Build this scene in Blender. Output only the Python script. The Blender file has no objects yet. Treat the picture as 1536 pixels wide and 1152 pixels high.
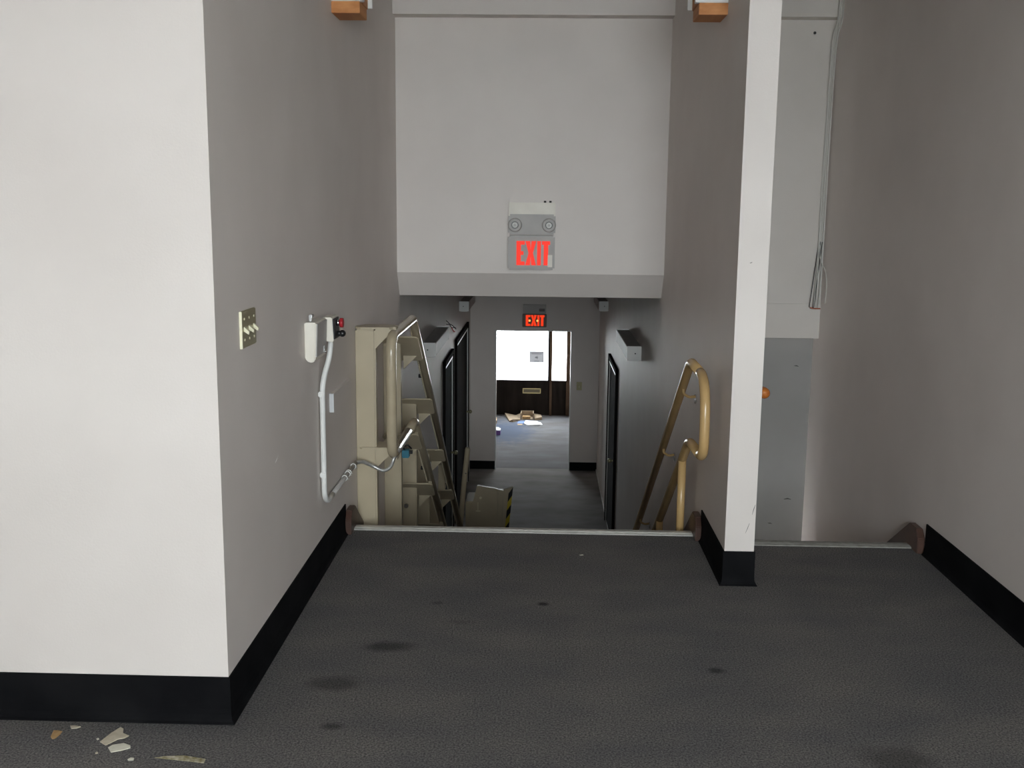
import bpy, bmesh, math, random
from mathutils import Vector, Matrix
random.seed(7)
SC = bpy.context.scene
COL = SC.collection
PI = math.pi

# ------------------------------------------------------------------ camera, world, exposure
CAM_H, PITCH, YAW, ROLL, FPX = 1.65, 0.1675, 0.027, 0.0103, 1545.0
cd = bpy.data.cameras.new('camera'); cam = bpy.data.objects.new('camera', cd); COL.objects.link(cam)
cd.sensor_width = 36.0; cd.lens = FPX / 1536.0 * 36.0; cd.clip_start = 0.05; cd.clip_end = 300
F = Vector((-math.sin(YAW)*math.cos(PITCH), math.cos(YAW)*math.cos(PITCH), -math.sin(PITCH)))
R0 = Vector((math.cos(YAW), math.sin(YAW), 0)); U0 = R0.cross(F)
RR = math.cos(ROLL)*R0 + math.sin(ROLL)*U0; UU = -math.sin(ROLL)*R0 + math.cos(ROLL)*U0
mw = Matrix((( RR.x, UU.x, -F.x, 0), (RR.y, UU.y, -F.y, 0), (RR.z, UU.z, -F.z, CAM_H), (0, 0, 0, 1)))
cam.matrix_world = mw
SC.camera = cam

w = bpy.data.worlds.new('overcast_sky'); SC.world = w; w.use_nodes = True
bg = w.node_tree.nodes['Background']
bg.inputs['Color'].default_value = (0.93, 0.97, 1.0, 1); bg.inputs['Strength'].default_value = 10.0
SC.view_settings.view_transform = 'Standard'; SC.view_settings.look = 'None'
SC.view_settings.gamma = 1.0; SC.view_settings.use_curve_mapping = False
SC.view_settings.exposure = 1.76
try:
    SC.cycles.use_denoising = True
    SC.cycles.max_bounces = 10; SC.cycles.diffuse_bounces = 6; SC.cycles.transparent_max_bounces = 12
    SC.cycles.sample_clamp_indirect = 12
except Exception:
    pass

# daylight sampling guides that sit exactly in the two real window openings
def portal(name, loc, sx, sz, faces_plus_y):
    l = bpy.data.lights.new(name, 'AREA'); l.shape = 'RECTANGLE'; l.size = sx; l.size_y = sz
    l.cycles.is_portal = True
    o = bpy.data.objects.new(name, l); COL.objects.link(o); o.location = loc
    o.rotation_euler = (PI/2 if faces_plus_y else -PI/2, 0, 0)
    return o
RW = dict(x0=-0.60, x1=1.65, z0=0.85, z1=2.95, y=-3.0)       # window of the room behind
portal('daylight_rear_window', ((RW['x0']+RW['x1'])/2, RW['y']-0.16, (RW['z0']+RW['z1'])/2), RW['x1']-RW['x0'], RW['z1']-RW['z0'], True)
portal('daylight_front_door', (-0.22, 18.56, -0.72), 1.52, 1.40, False)

# ------------------------------------------------------------------ materials
def new_mat(name, col, rough=0.6, metal=0.0, spec=0.5, emit=None, estr=0.0):
    m = bpy.data.materials.new(name); m.use_nodes = True
    b = m.node_tree.nodes['Principled BSDF']
    b.inputs['Base Color'].default_value = (*col, 1); b.inputs['Roughness'].default_value = rough
    b.inputs['Metallic'].default_value = metal
    b.inputs['Specular IOR Level'].default_value = spec
    if emit:
        b.inputs['Emission Color'].default_value = (*emit, 1); b.inputs['Emission Strength'].default_value = estr
    return m

def noisy(name, c0, c1, scale, rough=0.6, detail=4, bump=0.0, bscale=None, metal=0.0, stretch=(1, 1, 1), spec=0.5, lo=0.35, hi=0.65, coord='pos'):
    """two-colour noise paint with optional fine relief; world position keeps neighbouring pieces seamless"""
    m = new_mat(name, c0, rough, metal, spec); nt = m.node_tree; N = nt.nodes; L = nt.links
    b = N['Principled BSDF']
    if coord == 'pos':
        g = N.new('ShaderNodeNewGeometry'); src = g.outputs['Position']
    else:
        g = N.new('ShaderNodeTexCoord'); src = g.outputs['Object']
    mp = N.new('ShaderNodeMapping'); mp.inputs['Scale'].default_value = stretch
    L.new(src, mp.inputs['Vector'])
    t = N.new('ShaderNodeTexNoise'); t.inputs['Scale'].default_value = scale; t.inputs['Detail'].default_value = detail
    L.new(mp.outputs['Vector'], t.inputs['Vector'])
    r = N.new('ShaderNodeValToRGB'); r.color_ramp.elements[0].position = lo; r.color_ramp.elements[1].position = hi
    r.color_ramp.elements[0].color = (*c0, 1); r.color_ramp.elements[1].color = (*c1, 1)
    L.new(t.outputs['Fac'], r.inputs['Fac']); L.new(r.outputs['Color'], b.inputs['Base Color'])
    if bump:
        t2 = N.new('ShaderNodeTexNoise'); t2.inputs['Scale'].default_value = bscale or scale*4; t2.inputs['Detail'].default_value = 3
        L.new(mp.outputs['Vector'], t2.inputs['Vector'])
        bp = N.new('ShaderNodeBump'); bp.inputs['Strength'].default_value = bump; bp.inputs['Distance'].default_value = 0.004
        L.new(t2.outputs['Fac'], bp.inputs['Height']); L.new(bp.outputs['Normal'], b.inputs['Normal'])
    return m

M = {}
M['wall'] = noisy('painted_drywall', (0.69, 0.634, 0.597), (0.73, 0.674, 0.637), 2.2, 0.55, bump=0.12, bscale=140)
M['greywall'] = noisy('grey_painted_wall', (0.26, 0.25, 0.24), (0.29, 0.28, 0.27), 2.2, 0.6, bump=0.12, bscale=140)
M['darkwall'] = noisy('darker_drywall', (0.56, 0.52, 0.48), (0.60, 0.56, 0.52), 2.2, 0.6, bump=0.12, bscale=140)  # wall paint in a darker tone, for the passage end
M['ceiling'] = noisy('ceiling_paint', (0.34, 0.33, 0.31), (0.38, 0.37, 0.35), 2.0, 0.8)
M['base'] = noisy('black_vinyl', (0.006, 0.006, 0.007), (0.010, 0.010, 0.011), 6, 0.7, bump=0.05, bscale=60, spec=0.04)
M['beige'] = noisy('beige_enamel', (0.44, 0.375, 0.265), (0.48, 0.41, 0.29), 5, 0.38, bump=0.06, bscale=220)
M['beige_tube'] = noisy('beige_enamel_tube', (0.42, 0.355, 0.25), (0.46, 0.39, 0.275), 7, 0.22)
M['tan'] = noisy('tan_rail_enamel', (0.50, 0.325, 0.14), (0.55, 0.365, 0.165), 7, 0.25)
M['alu'] = noisy('aluminium', (0.50, 0.49, 0.46), (0.60, 0.59, 0.55), 30, 0.42, metal=0.5)
M['alu_dark'] = noisy('darker_aluminium', (0.26, 0.25, 0.225), (0.34, 0.33, 0.30), 30, 0.55, metal=0.4)  # aluminium in a darker tone, for the passage stairs
M['steel'] = new_mat('steel', (0.62, 0.62, 0.62), 0.25, 1.0)
M['galv'] = noisy('galvanised_hose', (0.45, 0.45, 0.44), (0.6, 0.6, 0.58), 60, 0.35, metal=0.7)
M['pvc'] = noisy('white_pvc', (0.72, 0.72, 0.70), (0.78, 0.78, 0.76), 12, 0.4)
M['pvc_shade'] = noisy('pvc_shaded', (0.42, 0.40, 0.385), (0.47, 0.45, 0.43), 12, 0.5)  # white conduit with its shade put into the colour
M['ivory'] = new_mat('ivory_plastic', (0.74, 0.70, 0.52), 0.35)
M['brass'] = new_mat('brass_plate', (0.40, 0.36, 0.22), 0.35, 0.5)
M['offwhite'] = noisy('offwhite_housing', (0.70, 0.66, 0.58), (0.76, 0.72, 0.64), 9, 0.45)
M['fixture_grey'] = noisy('grey_plastic', (0.40, 0.38, 0.365), (0.44, 0.42, 0.40), 9, 0.5)
M['black'] = new_mat('black_plastic', (0.012, 0.012, 0.013), 0.35)
M['red'] = new_mat('red_plastic', (0.45, 0.02, 0.03), 0.35)
M['blue'] = new_mat('blue_plastic', (0.03, 0.18, 0.26), 0.4)
M['exit_red'] = new_mat('exit_letters_lit', (0.30, 0.012, 0.01), 0.7, spec=0.1, emit=(1.0, 0.06, 0.04), estr=0.27)
M['exit_red_far'] = new_mat('exit_letters_lit_far', (0.30, 0.012, 0.01), 0.7, spec=0.1, emit=(1.0, 0.055, 0.015), estr=0.27)
M['bulb'] = new_mat('exit_bulb_lit', (1, 0.7, 0.2), 0.3, emit=(1.0, 0.5, 0.10), estr=0.32)
M['lens'] = new_mat('lamp_lens', (0.88, 0.89, 0.86), 0.12, 0.0)
M['wood'] = noisy('raw_wood', (0.50, 0.19, 0.05), (0.62, 0.27, 0.085), 14, 0.6, stretch=(1, 0.15, 3), bump=0.2, bscale=60)
M['varnish'] = noisy('varnished_wood', (0.36, 0.10, 0.018), (0.48, 0.16, 0.03), 20, 0.2, stretch=(3, 0.3, 3))
M['brown'] = noisy('brown_stringer', (0.055, 0.028, 0.02), (0.085, 0.042, 0.03), 10, 0.4)
M['doorblack'] = noisy('black_door', (0.008, 0.007, 0.007), (0.014, 0.012, 0.011), 3, 0.9, stretch=(1, 1, 0.2), spec=0.03)
M['frontdoor'] = noisy('dark_brown_door', (0.010, 0.008, 0.007), (0.018, 0.014, 0.012), 4, 0.9, stretch=(3, 1, 0.4), spec=0.03)
M['frontframe'] = noisy('brown_frame', (0.05, 0.030, 0.02), (0.075, 0.048, 0.03), 4, 0.8, spec=0.1)
M['trimwhite'] = new_mat('white_trim', (0.72, 0.72, 0.70), 0.35)
M['card'] = noisy('cardboard', (0.24, 0.18, 0.12), (0.31, 0.235, 0.16), 12, 0.9)
M['paper'] = new_mat('white_paper', (0.62, 0.63, 0.65), 0.8)
M['newsprint'] = noisy('newsprint', (0.55, 0.55, 0.55), (0.72, 0.72, 0.72), 40, 0.8)
M['bluepaper'] = new_mat('blue_print', (0.05, 0.12, 0.38), 0.6)
M['purple'] = new_mat('violet_print', (0.14, 0.06, 0.25), 0.6)
M['notice'] = new_mat('notice_paper', (0.30, 0.30, 0.31), 0.7)
_n = M['notice'].node_tree; _t = _n.nodes.new('ShaderNodeBsdfTranslucent'); _t.inputs['Color'].default_value = (0.10, 0.10, 0.105, 1)
_a = _n.nodes.new('ShaderNodeAddShader'); _n.links.new(_n.nodes['Principled BSDF'].outputs[0], _a.inputs[0]); _n.links.new(_t.outputs[0], _a.inputs[1])
_n.links.new(_a.outputs[0], _n.nodes['Material Output'].inputs['Surface'])
M['ink'] = new_mat('grey_ink', (0.10, 0.10, 0.11), 0.7)
M['chip'] = noisy('paint_flake', (0.50, 0.44, 0.33), (0.60, 0.54, 0.43), 40, 0.7)
M['chip_tan'] = noisy('tan_flake', (0.36, 0.21, 0.08), (0.46, 0.30, 0.14), 40, 0.7)
M['chip_pale'] = noisy('pale_flake', (0.60, 0.58, 0.48), (0.68, 0.66, 0.56), 40, 0.7)
M['olive'] = noisy('olive_flake', (0.20, 0.17, 0.07), (0.50, 0.46, 0.36), 60, 0.7)
M['cable_w'] = new_mat('white_cable', (0.62, 0.61, 0.57), 0.5)
M['cable_k'] = new_mat('black_cable', (0.02, 0.02, 0.024), 0.45)
M['copper'] = new_mat('copper_wire', (0.35, 0.10, 0.05), 0.4, 0.4)
M['yellow'] = new_mat('hazard_yellow', (0.55, 0.42, 0.03), 0.5)
M['concrete'] = noisy('pavement', (0.42, 0.41, 0.40), (0.52, 0.51, 0.50), 3, 0.9)

def glass_mat():
    m = bpy.data.materials.new('window_glass'); m.use_nodes = True; nt = m.node_tree
    nt.nodes.clear()
    o = nt.nodes.new('ShaderNodeOutputMaterial'); mx = nt.nodes.new('ShaderNodeMixShader')
    t = nt.nodes.new('ShaderNodeBsdfTransparent'); g = nt.nodes.new('ShaderNodeBsdfGlossy')
    t.inputs['Color'].default_value = (0.95, 0.97, 0.97, 1); g.inputs['Roughness'].default_value = 0.02
    mx.inputs['Fac'].default_value = 0.05
    nt.links.new(t.outputs[0], mx.inputs[1]); nt.links.new(g.outputs[0], mx.inputs[2]); nt.links.new(mx.outputs[0], o.inputs['Surface'])
    return m
M['glass'] = glass_mat()

def carpet_mat(name, ca, cb, spots, big=None, spot_col=None):
    """cut-pile carpet: speckled yarn, soft wear patches, spilled stains and tinted spots of their own shape"""
    m = new_mat(name, ca, 0.95, 0, 0.15); nt = m.node_tree; N = nt.nodes; L = nt.links; b = N['Principled BSDF']
    g = N.new('ShaderNodeNewGeometry')
    t = N.new('ShaderNodeTexNoise'); t.inputs['Scale'].default_value = 150; t.inputs['Detail'].default_value = 3; t.inputs['Roughness'].default_value = 0.7
    L.new(g.outputs['Position'], t.inputs['Vector'])
    r = N.new('ShaderNodeValToRGB'); r.color_ramp.elements[0].position = 0.33; r.color_ramp.elements[1].position = 0.68
    r.color_ramp.elements[0].color = (*ca, 1); r.color_ramp.elements[1].color = (*cb, 1)
    L.new(t.outputs['Fac'], r.inputs['Fac'])
    t3 = N.new('ShaderNodeTexNoise'); t3.inputs['Scale'].default_value = 2.3; t3.inputs['Detail'].default_value = 5
    mp = N.new('ShaderNodeMapping'); mp.inputs['Scale'].default_value = (1, 1.8, 1); L.new(g.outputs['Position'], mp.inputs['Vector']); L.new(mp.outputs['Vector'], t3.inputs['Vector'])
    r3 = N.new('ShaderNodeValToRGB'); r3.color_ramp.elements[0].position = 0.3; r3.color_ramp.elements[1].position = 0.7
    b0, b1 = big or ((0.82, 0.82, 0.84), (1.12, 1.08, 1.02))
    r3.color_ramp.elements[0].color = (*b0, 1); r3.color_ramp.elements[1].color = (*b1, 1)
    L.new(t3.outputs['Fac'], r3.inputs['Fac'])
    mx = N.new('ShaderNodeMix'); mx.data_type = 'RGBA'; mx.blend_type = 'MULTIPLY'; mx.inputs[0].default_value = 1
    L.new(r.outputs['Color'], mx.inputs[6]); L.new(r3.outputs['Color'], mx.inputs[7])
    cur = mx.outputs[2]
    wob = N.new('ShaderNodeTexNoise'); wob.inputs['Scale'].default_value = 9; L.new(g.outputs['Position'], wob.inputs['Vector'])
    for (x, y, sx, sy, k) in spots:
        mpp = N.new('ShaderNodeMapping'); mpp.vector_type = 'POINT'
        mpp.inputs['Location'].default_value = (-x/sx, -y/sy, 0); mpp.inputs['Scale'].default_value = (1/sx, 1/sy, 0)
        L.new(g.outputs['Position'], mpp.inputs['Vector'])
        ln = N.new('ShaderNodeVectorMath'); ln.operation = 'LENGTH'; L.new(mpp.outputs['Vector'], ln.inputs[0])
        ad = N.new('ShaderNodeMath'); ad.operation = 'MULTIPLY_ADD'; L.new(wob.outputs['Fac'], ad.inputs[0]); ad.inputs[1].default_value = 1.0
        L.new(ln.outputs['Value'], ad.inputs[2])
        mr = N.new('ShaderNodeMapRange'); mr.interpolation_type = 'SMOOTHSTEP'
        mr.inputs['From Min'].default_value = 0.8; mr.inputs['From Max'].default_value = 1.7; mr.inputs['To Min'].default_value = k; mr.inputs['To Max'].default_value = 0
        L.new(ad.outputs[0], mr.inputs['Value'])
        m2 = N.new('ShaderNodeMix'); m2.data_type = 'RGBA'; L.new(mr.outputs['Result'], m2.inputs[0]); L.new(cur, m2.inputs[6])
        m2.inputs[7].default_value = (*(spot_col or (ca[0]*0.35, ca[1]*0.34, ca[2]*0.34)), 1); cur = m2.outputs[2]
    L.new(cur, b.inputs['Base Color'])
    bp = N.new('ShaderNodeBump'); bp.inputs['Strength'].default_value = 0.6; bp.inputs['Distance'].default_value = 0.004
    L.new(t.outputs['Fac'], bp.inputs['Height']); L.new(bp.outputs['Normal'], b.inputs['Normal'])
    return m
M['carpet'] = carpet_mat('grey_carpet', (0.045, 0.045, 0.048), (0.23, 0.222, 0.218),
    [(-0.565, 3.70, 0.11, 0.055, 0.62), (-0.71, 3.38, 0.11, 0.075, 0.5), (-0.655, 3.075, 0.045, 0.03, 0.6), (0.03, 4.162, 0.03, 0.025, 0.85),
     (0.662, 3.55, 0.035, 0.03, 0.7), (-0.42, 4.15, 0.03, 0.02, 0.4), (1.1, 2.95, 0.14, 0.10, 0.45), (-0.30, 3.95, 0.07, 0.03, 0.2)])
M['carpet_low'] = carpet_mat('worn_grey_carpet', (0.19, 0.182, 0.176), (0.39, 0.375, 0.36), [], big=((0.66, 0.64, 0.62), (1.05, 1.04, 1.04)))
M['carpet_lobby'] = carpet_mat('lobby_carpet', (0.085, 0.085, 0.089), (0.185, 0.184, 0.190), [(-0.55, 17.0, 0.55, 1.1, 0.75)], big=((0.72, 0.68, 0.66), (1.05, 1.07, 1.12)), spot_col=(0.040, 0.062, 0.115))  # with one broad blue patch in the pile

# ------------------------------------------------------------------ geometry helpers
class B:
    def __init__(s): s.bm = bmesh.new()
    def box(s, x0, x1, y0, y1, z0, z1, rot=None, piv=None):
        vs = [s.bm.verts.new((x, y, z)) for z in (z0, z1) for (x, y) in ((x0, y0), (x1, y0), (x1, y1), (x0, y1))]
        for f in ((3, 2, 1, 0), (4, 5, 6, 7), (0, 1, 5, 4), (1, 2, 6, 5), (2, 3, 7, 6), (3, 0, 4, 7)): s.bm.faces.new([vs[i] for i in f])
        if rot:
            p = Vector(piv or ((x0+x1)/2, (y0+y1)/2, (z0+z1)/2))
            bmesh.ops.rotate(s.bm, verts=vs, cent=p, matrix=rot)
        return s
    def prism(s, pts, a, b, axis):
        """extrude a 2D outline between a and b; axis x: pts=(y,z); y: pts=(x,z); z: pts=(x,y)"""
        def P(p, t):
            return {'x': (t, p[0], p[1]), 'y': (p[0], t, p[1]), 'z': (p[0], p[1], t)}[axis]
        v0 = [s.bm.verts.new(P(p, a)) for p in pts]; v1 = [s.bm.verts.new(P(p, b)) for p in pts]
        n = len(pts); s.bm.faces.new(v0); s.bm.faces.new(v1[::-1])
        for i in range(n):
            j = (i+1) % n; s.bm.faces.new((v0[j], v0[i], v1[i], v1[j]))
        return s
    def tube(s, path, r, n=14, cap=True):
        P = [Vector(p) for p in path]; rad = r if isinstance(r, (list, tuple)) else [r]*len(P)
        rings = []; up = None
        for i, p in enumerate(P):
            d = (P[min(i+1, len(P)-1)] - P[max(i-1, 0)]).normalized()
            if up is None:
                up = Vector((0, 0, 1)) if abs(d.z) < 0.9 else Vector((1, 0, 0))
            u = (up - d*up.dot(d))
            if u.length < 1e-4: u = Vector((1, 0, 0)) - d*d.x
            u.normalize(); v = d.cross(u); up = u
            rings.append([s.bm.verts.new(p + rad[i]*(math.cos(2*PI*k/n)*u + math.sin(2*PI*k/n)*v)) for k in range(n)])
        for a, b in zip(rings, rings[1:]):
            for k in range(n): 
                f = s.bm.faces.new((a[k], a[(k+1) % n], b[(k+1) % n], b[k])); f.smooth = True
        if cap: s.bm.faces.new(rings[0][::-1]); s.bm.faces.new(rings[-1])
        return s
    def cyl(s, a, b, r, n=18, r2=None):
        return s.tube([a, b], [r, r if r2 is None else r2], n)
    def ball(s, c, r, n=10, sc=(1, 1, 1)):
        res = bmesh.ops.create_uvsphere(s.bm, u_segments=n, v_segments=max(6, n//2+1), radius=r)
        for v in res['verts']: v.co = Vector((v.co.x*sc[0], v.co.y*sc[1], v.co.z*sc[2])) + Vector(c)
        for v in res['verts']:
            for f in v.link_faces: f.smooth = True
        return s
    def build(s, name, mat, parent=None, bevel=0.0, seg=2):
        bmesh.ops.recalc_face_normals(s.bm, faces=s.bm.faces[:])
        if bevel: 
            ed = [e for e in s.bm.edges if len(e.link_faces) == 2 and e.calc_face_angle(0) > 0.6]
            bmesh.ops.bevel(s.bm, geom=ed, offset=bevel, segments=seg, affect='EDGES', clamp_overlap=True)
        off = Vector((0, 0, 0)); q = parent
        while q is not None: off += q.location; q = q.parent
        for v in s.bm.verts: v.co -= off
        me = bpy.data.meshes.new(name); s.bm.to_mesh(me); s.bm.free()
        o = bpy.data.objects.new(name, me); COL.objects.link(o)
        me.materials.append(mat if not isinstance(mat, str) else M[mat])
        if parent is not None: o.parent = parent
        return o

def struct(o): o['kind'] = 'structure'; return o
def tag(o, label, cat, group=None):
    o['label'] = label; o['category'] = cat
    if group: o['group'] = group
    return o
def thing(name, loc, label, cat, group=None):
    o = bpy.data.objects.new(name, None); COL.objects.link(o); o.location = loc; o.empty_display_size = 0.05
    return tag(o, label, cat, group)
def fillet(pts, r, n=7):
    """round the corners of a polyline"""
    P = [Vector(p) for p in pts]; out = [P[0]]
    rs = r if isinstance(r, (list, tuple)) else [r]*len(P)
    for i in range(1, len(P)-1):
        a = (P[i-1]-P[i]); b = (P[i+1]-P[i]); la, lb = a.length, b.length; a.normalize(); b.normalize()
        k = min(rs[i], la*0.49, lb*0.49); s0 = P[i]+a*k; s1 = P[i]+b*k
        for j in range(n+1):
            t = j/n; out.append((1-t)**2*s0 + 2*(1-t)*t*P[i] + t*t*s1)
    out.append(P[-1]); return out
def bez(pts, n=24):
    """smooth curve through points"""
    P = [Vector(p) for p in pts]; P = [2*P[0]-P[1]] + P + [2*P[-1]-P[-2]]; out = []
    for i in range(1, len(P)-2):
        for j in range(n):
            t = j/n; a, b, c, d = P[i-1:i+3]
            out.append(0.5*((2*b)+(c-a)*t+(2*a-5*b+4*c-d)*t*t+(3*b-a-3*c+d)*t**3))
    out.append(P[-2]); return out
def sweep_base(name, path, prof, mat, end_caps=True):
    """profile (offset to the room side, z) swept along a floor polyline; room lies to the right of travel"""
    b = B(); n = len(path); ring = []
    P = [Vector((p[0], p[1])) for p in path]
    for i in range(n):
        if i == 0: t = (P[1]-P[0]).normalized(); off = Vector((t.y, -t.x))
        elif i == n-1: t = (P[-1]-P[-2]).normalized(); off = Vector((t.y, -t.x))
        else:
            t0 = (P[i]-P[i-1]).normalized(); t1 = (P[i+1]-P[i]).normalized()
            n0 = Vector((t0.y, -t0.x)); n1 = Vector((t1.y, -t1.x)); off = (n0+n1)/(1+n0.dot(n1))
        ring.append([b.bm.verts.new((P[i].x+off.x*o, P[i].y+off.y*o, z)) for (o, z) in prof])
    k = len(prof)
    for a, c in zip(ring, ring[1:]):
        for j in range(k): b.bm.faces.new((a[j], a[(j+1) % k], c[(j+1) % k], c[j]))
    b.bm.faces.new(ring[0][::-1]); b.bm.faces.new(ring[-1])
    return struct(b.build(name, mat))

# ------------------------------------------------------------------ measures of the place (metres)
XL, XP0, XP1, XR = -0.987, 0.837, 0.968, 1.906     # stairwell wall, partition faces, far passage wall
YC, YP, YH, YE, YF = 3.087, 4.439, 7.07, 14.45, 18.40   # wall corner, partition end, header, end wall, street front
YN, YN2 = 5.20, 5.07                                # stair heads
ZF, ZC = -2.04, 3.30                                # lower floor, ceiling
SLOPE = 0.667; RISE = 2.04/11; RUN = RISE/SLOPE
XW = -4.2; YR = -3.0
DX0, DX1, DZT = -0.628, 0.448, -0.022               # doorway in the end wall

# ------------------------------------------------------------------ room shell
b = B(); b.prism([(XW-.12, YR-.12), (XR+.12, YR-.12), (XR+.12, YN2-.03), (XP1-.05, YN2-.03), (XP1-.05, YN-.03), (XL-.05, YN-.03), (XL-.05, YC+.05), (XW-.12, YC+.05)], -0.25, 0, 'z')
struct(b.build('floor', 'carpet'))
b = B(); b.box(XL-.1, XP0+.1, 7.0, YE+.06, ZF-.2, ZF)
struct(b.build('floor_lower', 'carpet_low'))
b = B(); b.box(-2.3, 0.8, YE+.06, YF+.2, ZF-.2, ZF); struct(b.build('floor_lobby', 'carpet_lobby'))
struct(B().box(XW-.12, XR+.12, YR-.12, 7.4, ZC, ZC+.15).build('ceiling', 'ceiling'))
struct(B().box(XL-.1, XP0+.1, 7.19, YE+.12, 1.054, 1.16).build('ceiling_corridor', 'ceiling'))
# wall beside the stairs with its white return facing the room
b = B(); b.prism([(XW-.12, YC), (XL, YC), (XL, YE+.12), (XL-.12, YE+.12), (XL-.12, YC+.12), (XW-.12, YC+.12)], -2.3, ZC+.1, 'z')
struct(b.build('wall_left', 'wall'))
# partition between the stairwell and the narrow passage, running on as the corridor wall
b = B(); b.prism([(XP0, YP), (XP1, YP), (XP1, YE+.12), (XP0, YE+.12)], -2.3, ZC+.1, 'z')
struct(b.build('wall_partition', 'wall', bevel=0))
struct(B().box(XR, XR+.12, YR-.12, 7.5, -2.3, ZC+.1).build('wall_right', 'wall'))
struct(B().box(XW-.12, XW, YR-.12, YC+.12, -.2, ZC+.1).build('wall_room_side', 'wall'))
b = B(); y0, y1 = YR-.2, YR
b.box(XW-.12, RW['x0'], y0, y1, -.2, ZC+.1); b.box(RW['x1'], XR+.12, y0, y1, -.2, ZC+.1)
b.box(RW['x0'], RW['x1'], y0, y1, -.2, RW['z0']); b.box(RW['x0'], RW['x1'], y0, y1, RW['z1'], ZC+.1)
struct(b.build('wall_rear', 'wall'))
# header over the stairs: upper lip, face, chamfered lower edge
b = B(); b.prism([(6.95, ZC+.05), (6.95, 2.893), (YH, 2.893), (YH, 1.221), (7.19, 1.054), (7.30, 1.054), (7.30, ZC+.05)], XL-.02, XP0+.02, 'x')
struct(b.build('wall_header', 'wall'))
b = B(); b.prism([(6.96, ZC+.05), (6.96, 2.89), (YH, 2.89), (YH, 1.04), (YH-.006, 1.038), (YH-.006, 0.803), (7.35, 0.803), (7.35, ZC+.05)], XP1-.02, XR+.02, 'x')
struct(b.build('wall_passage_end', 'darkwall'))
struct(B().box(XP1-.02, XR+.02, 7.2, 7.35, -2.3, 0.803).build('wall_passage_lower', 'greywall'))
# corridor end wall with its doorway
b = B(); b.box(XL-.02, DX0, YE, YE+.12, -2.3, 1.15); b.box(DX1, XP0+.02, YE, YE+.12, -2.3, 1.15); b.box(DX0, DX1, YE, YE+.12, DZT, 1.15)
struct(b.build('wall_end', 'wall'))
# front lobby beyond the doorway
b = B(); b.box(-1.95, -1.83, YE+.12, YF+.2, -2.3, .5); struct(b.build('wall_lobby_west', 'wall'))
b = B(); b.box(0.66, 0.78, YE+.12, YF+.2, -2.3, .5); struct(b.build('wall_lobby_east', 'wall'))
b = B(); b.box(-1.95, DX0-.3, YE+.121, YE+.2, -2.3, .5); struct(b.build('wall_lobby_back', 'wall'))
struct(B().box(-1.95, 0.78, YE+.12, YF+.2, 0.35, .5).build('ceiling_lobby', 'ceiling'))
b = B(); b.box(-1.95, -1.03, YF, YF+.2, -2.3, .5); b.box(0.56, 0.78, YF, YF+.2, -2.3, .5); b.box(-1.03, 0.56, YF, YF+.2, 0.02, .5)
struct(b.build('wall_front', 'frontframe'))
struct(B().box(-14, 14, YF+.2, 40, ZF-.25, ZF-.05).build('pavement', 'concrete'))
struct(B().box(-14, 14, -30, YR-.2, -.4, -.2).build('ground_rear', 'concrete'))

# rear window of the room (source of the daylight)
b = B(); wy = YR-.13
for x in (RW['x0'], (RW['x0']+RW['x1'])/2-.03, RW['x1']-.06): b.box(x, x+.06, wy, wy+.06, RW['z0'], RW['z1'])
for z in (RW['z0'], RW['z1']-.06): b.box(RW['x0'], RW['x1'], wy, wy+.06, z, z+.06)
wn = struct(b.build('window_1', 'trimwhite'))
for k in range(2):
    xm = RW['x0']+.06+k*((RW['x1']-RW['x0'])/2-.03); 
    B().box(xm, xm+(RW['x1']-RW['x0'])/2-.09, wy+.025, wy+.031, RW['z0']+.06, RW['z1']-.06).build('pane', 'glass', wn)

# baseboards (cove base with a toe)
PROF = [(0, 0), (0.019, 0), (0.0185, 0.003), (0.013, 0.008), (0.009, 0.016), (0.007, 0.03), (0.006, 0.05), (0.006, 0.155), (0.004, 0.157), (0, 0.157)]
sweep_base('baseboard_left', [(XW, YC), (XL, YC), (XL, 5.07)], PROF, 'base')
sweep_base('baseboard_partition', [(XP0, 5.08), (XP0, YP), (XP1, YP), (XP1, 4.93)], PROF, 'base')
sweep_base('baseboard_right', [(XR, 4.905), (XR, YR)], PROF, 'base')
LOWP = [(o, z*0.75+ZF) for o, z in PROF]
sweep_base('baseboard_end_west', [(XL, YE), (DX0, YE)], LOWP, 'base')
sweep_base('baseboard_end_east', [(DX1, YE), (XP0, YE)], LOWP, 'base')

# brown stair stringers on the walls
def stringer(name, xa, xb, y, yend):
    z0 = 0.118; pts = [(y-.15, -0.16), (y-.15, 0.075), (y-.115, z0), (y-.015, z0)]
    pts += [(yend, z0-SLOPE*(yend-y+.015)), (yend, z0-SLOPE*(yend-y+.015)-.34), (y+.03, -0.2)]
    return struct(B().prism(pts, xa, xb, 'x').build(name, 'brown', bevel=0.004))
stringer('trim_1', XL, XL+.035, YN, 7.85)
stringer('trim_2', XP0-.035, XP0, YN, 7.85)
stringer('trim_3', XR-.035, XR, YN2, 7.1)
# pale edge strip where the corridor carpet meets the wall
struct(B().box(XP0-.012, XP0, 8.6, YE, ZF, ZF+.022).build('trim_4', 'trimwhite', bevel=0.003))

# doorway casing (thin pale edges)
b = B(); b.box(DX0, DX0+.012, YE-.004, YE+.13, ZF, DZT); b.box(DX1-.012, DX1, YE-.004, YE+.13, ZF, DZT); b.box(DX0, DX1, YE-.004, YE+.13, DZT-.012, DZT)
struct(b.build('trim_5', 'trimwhite'))

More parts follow.
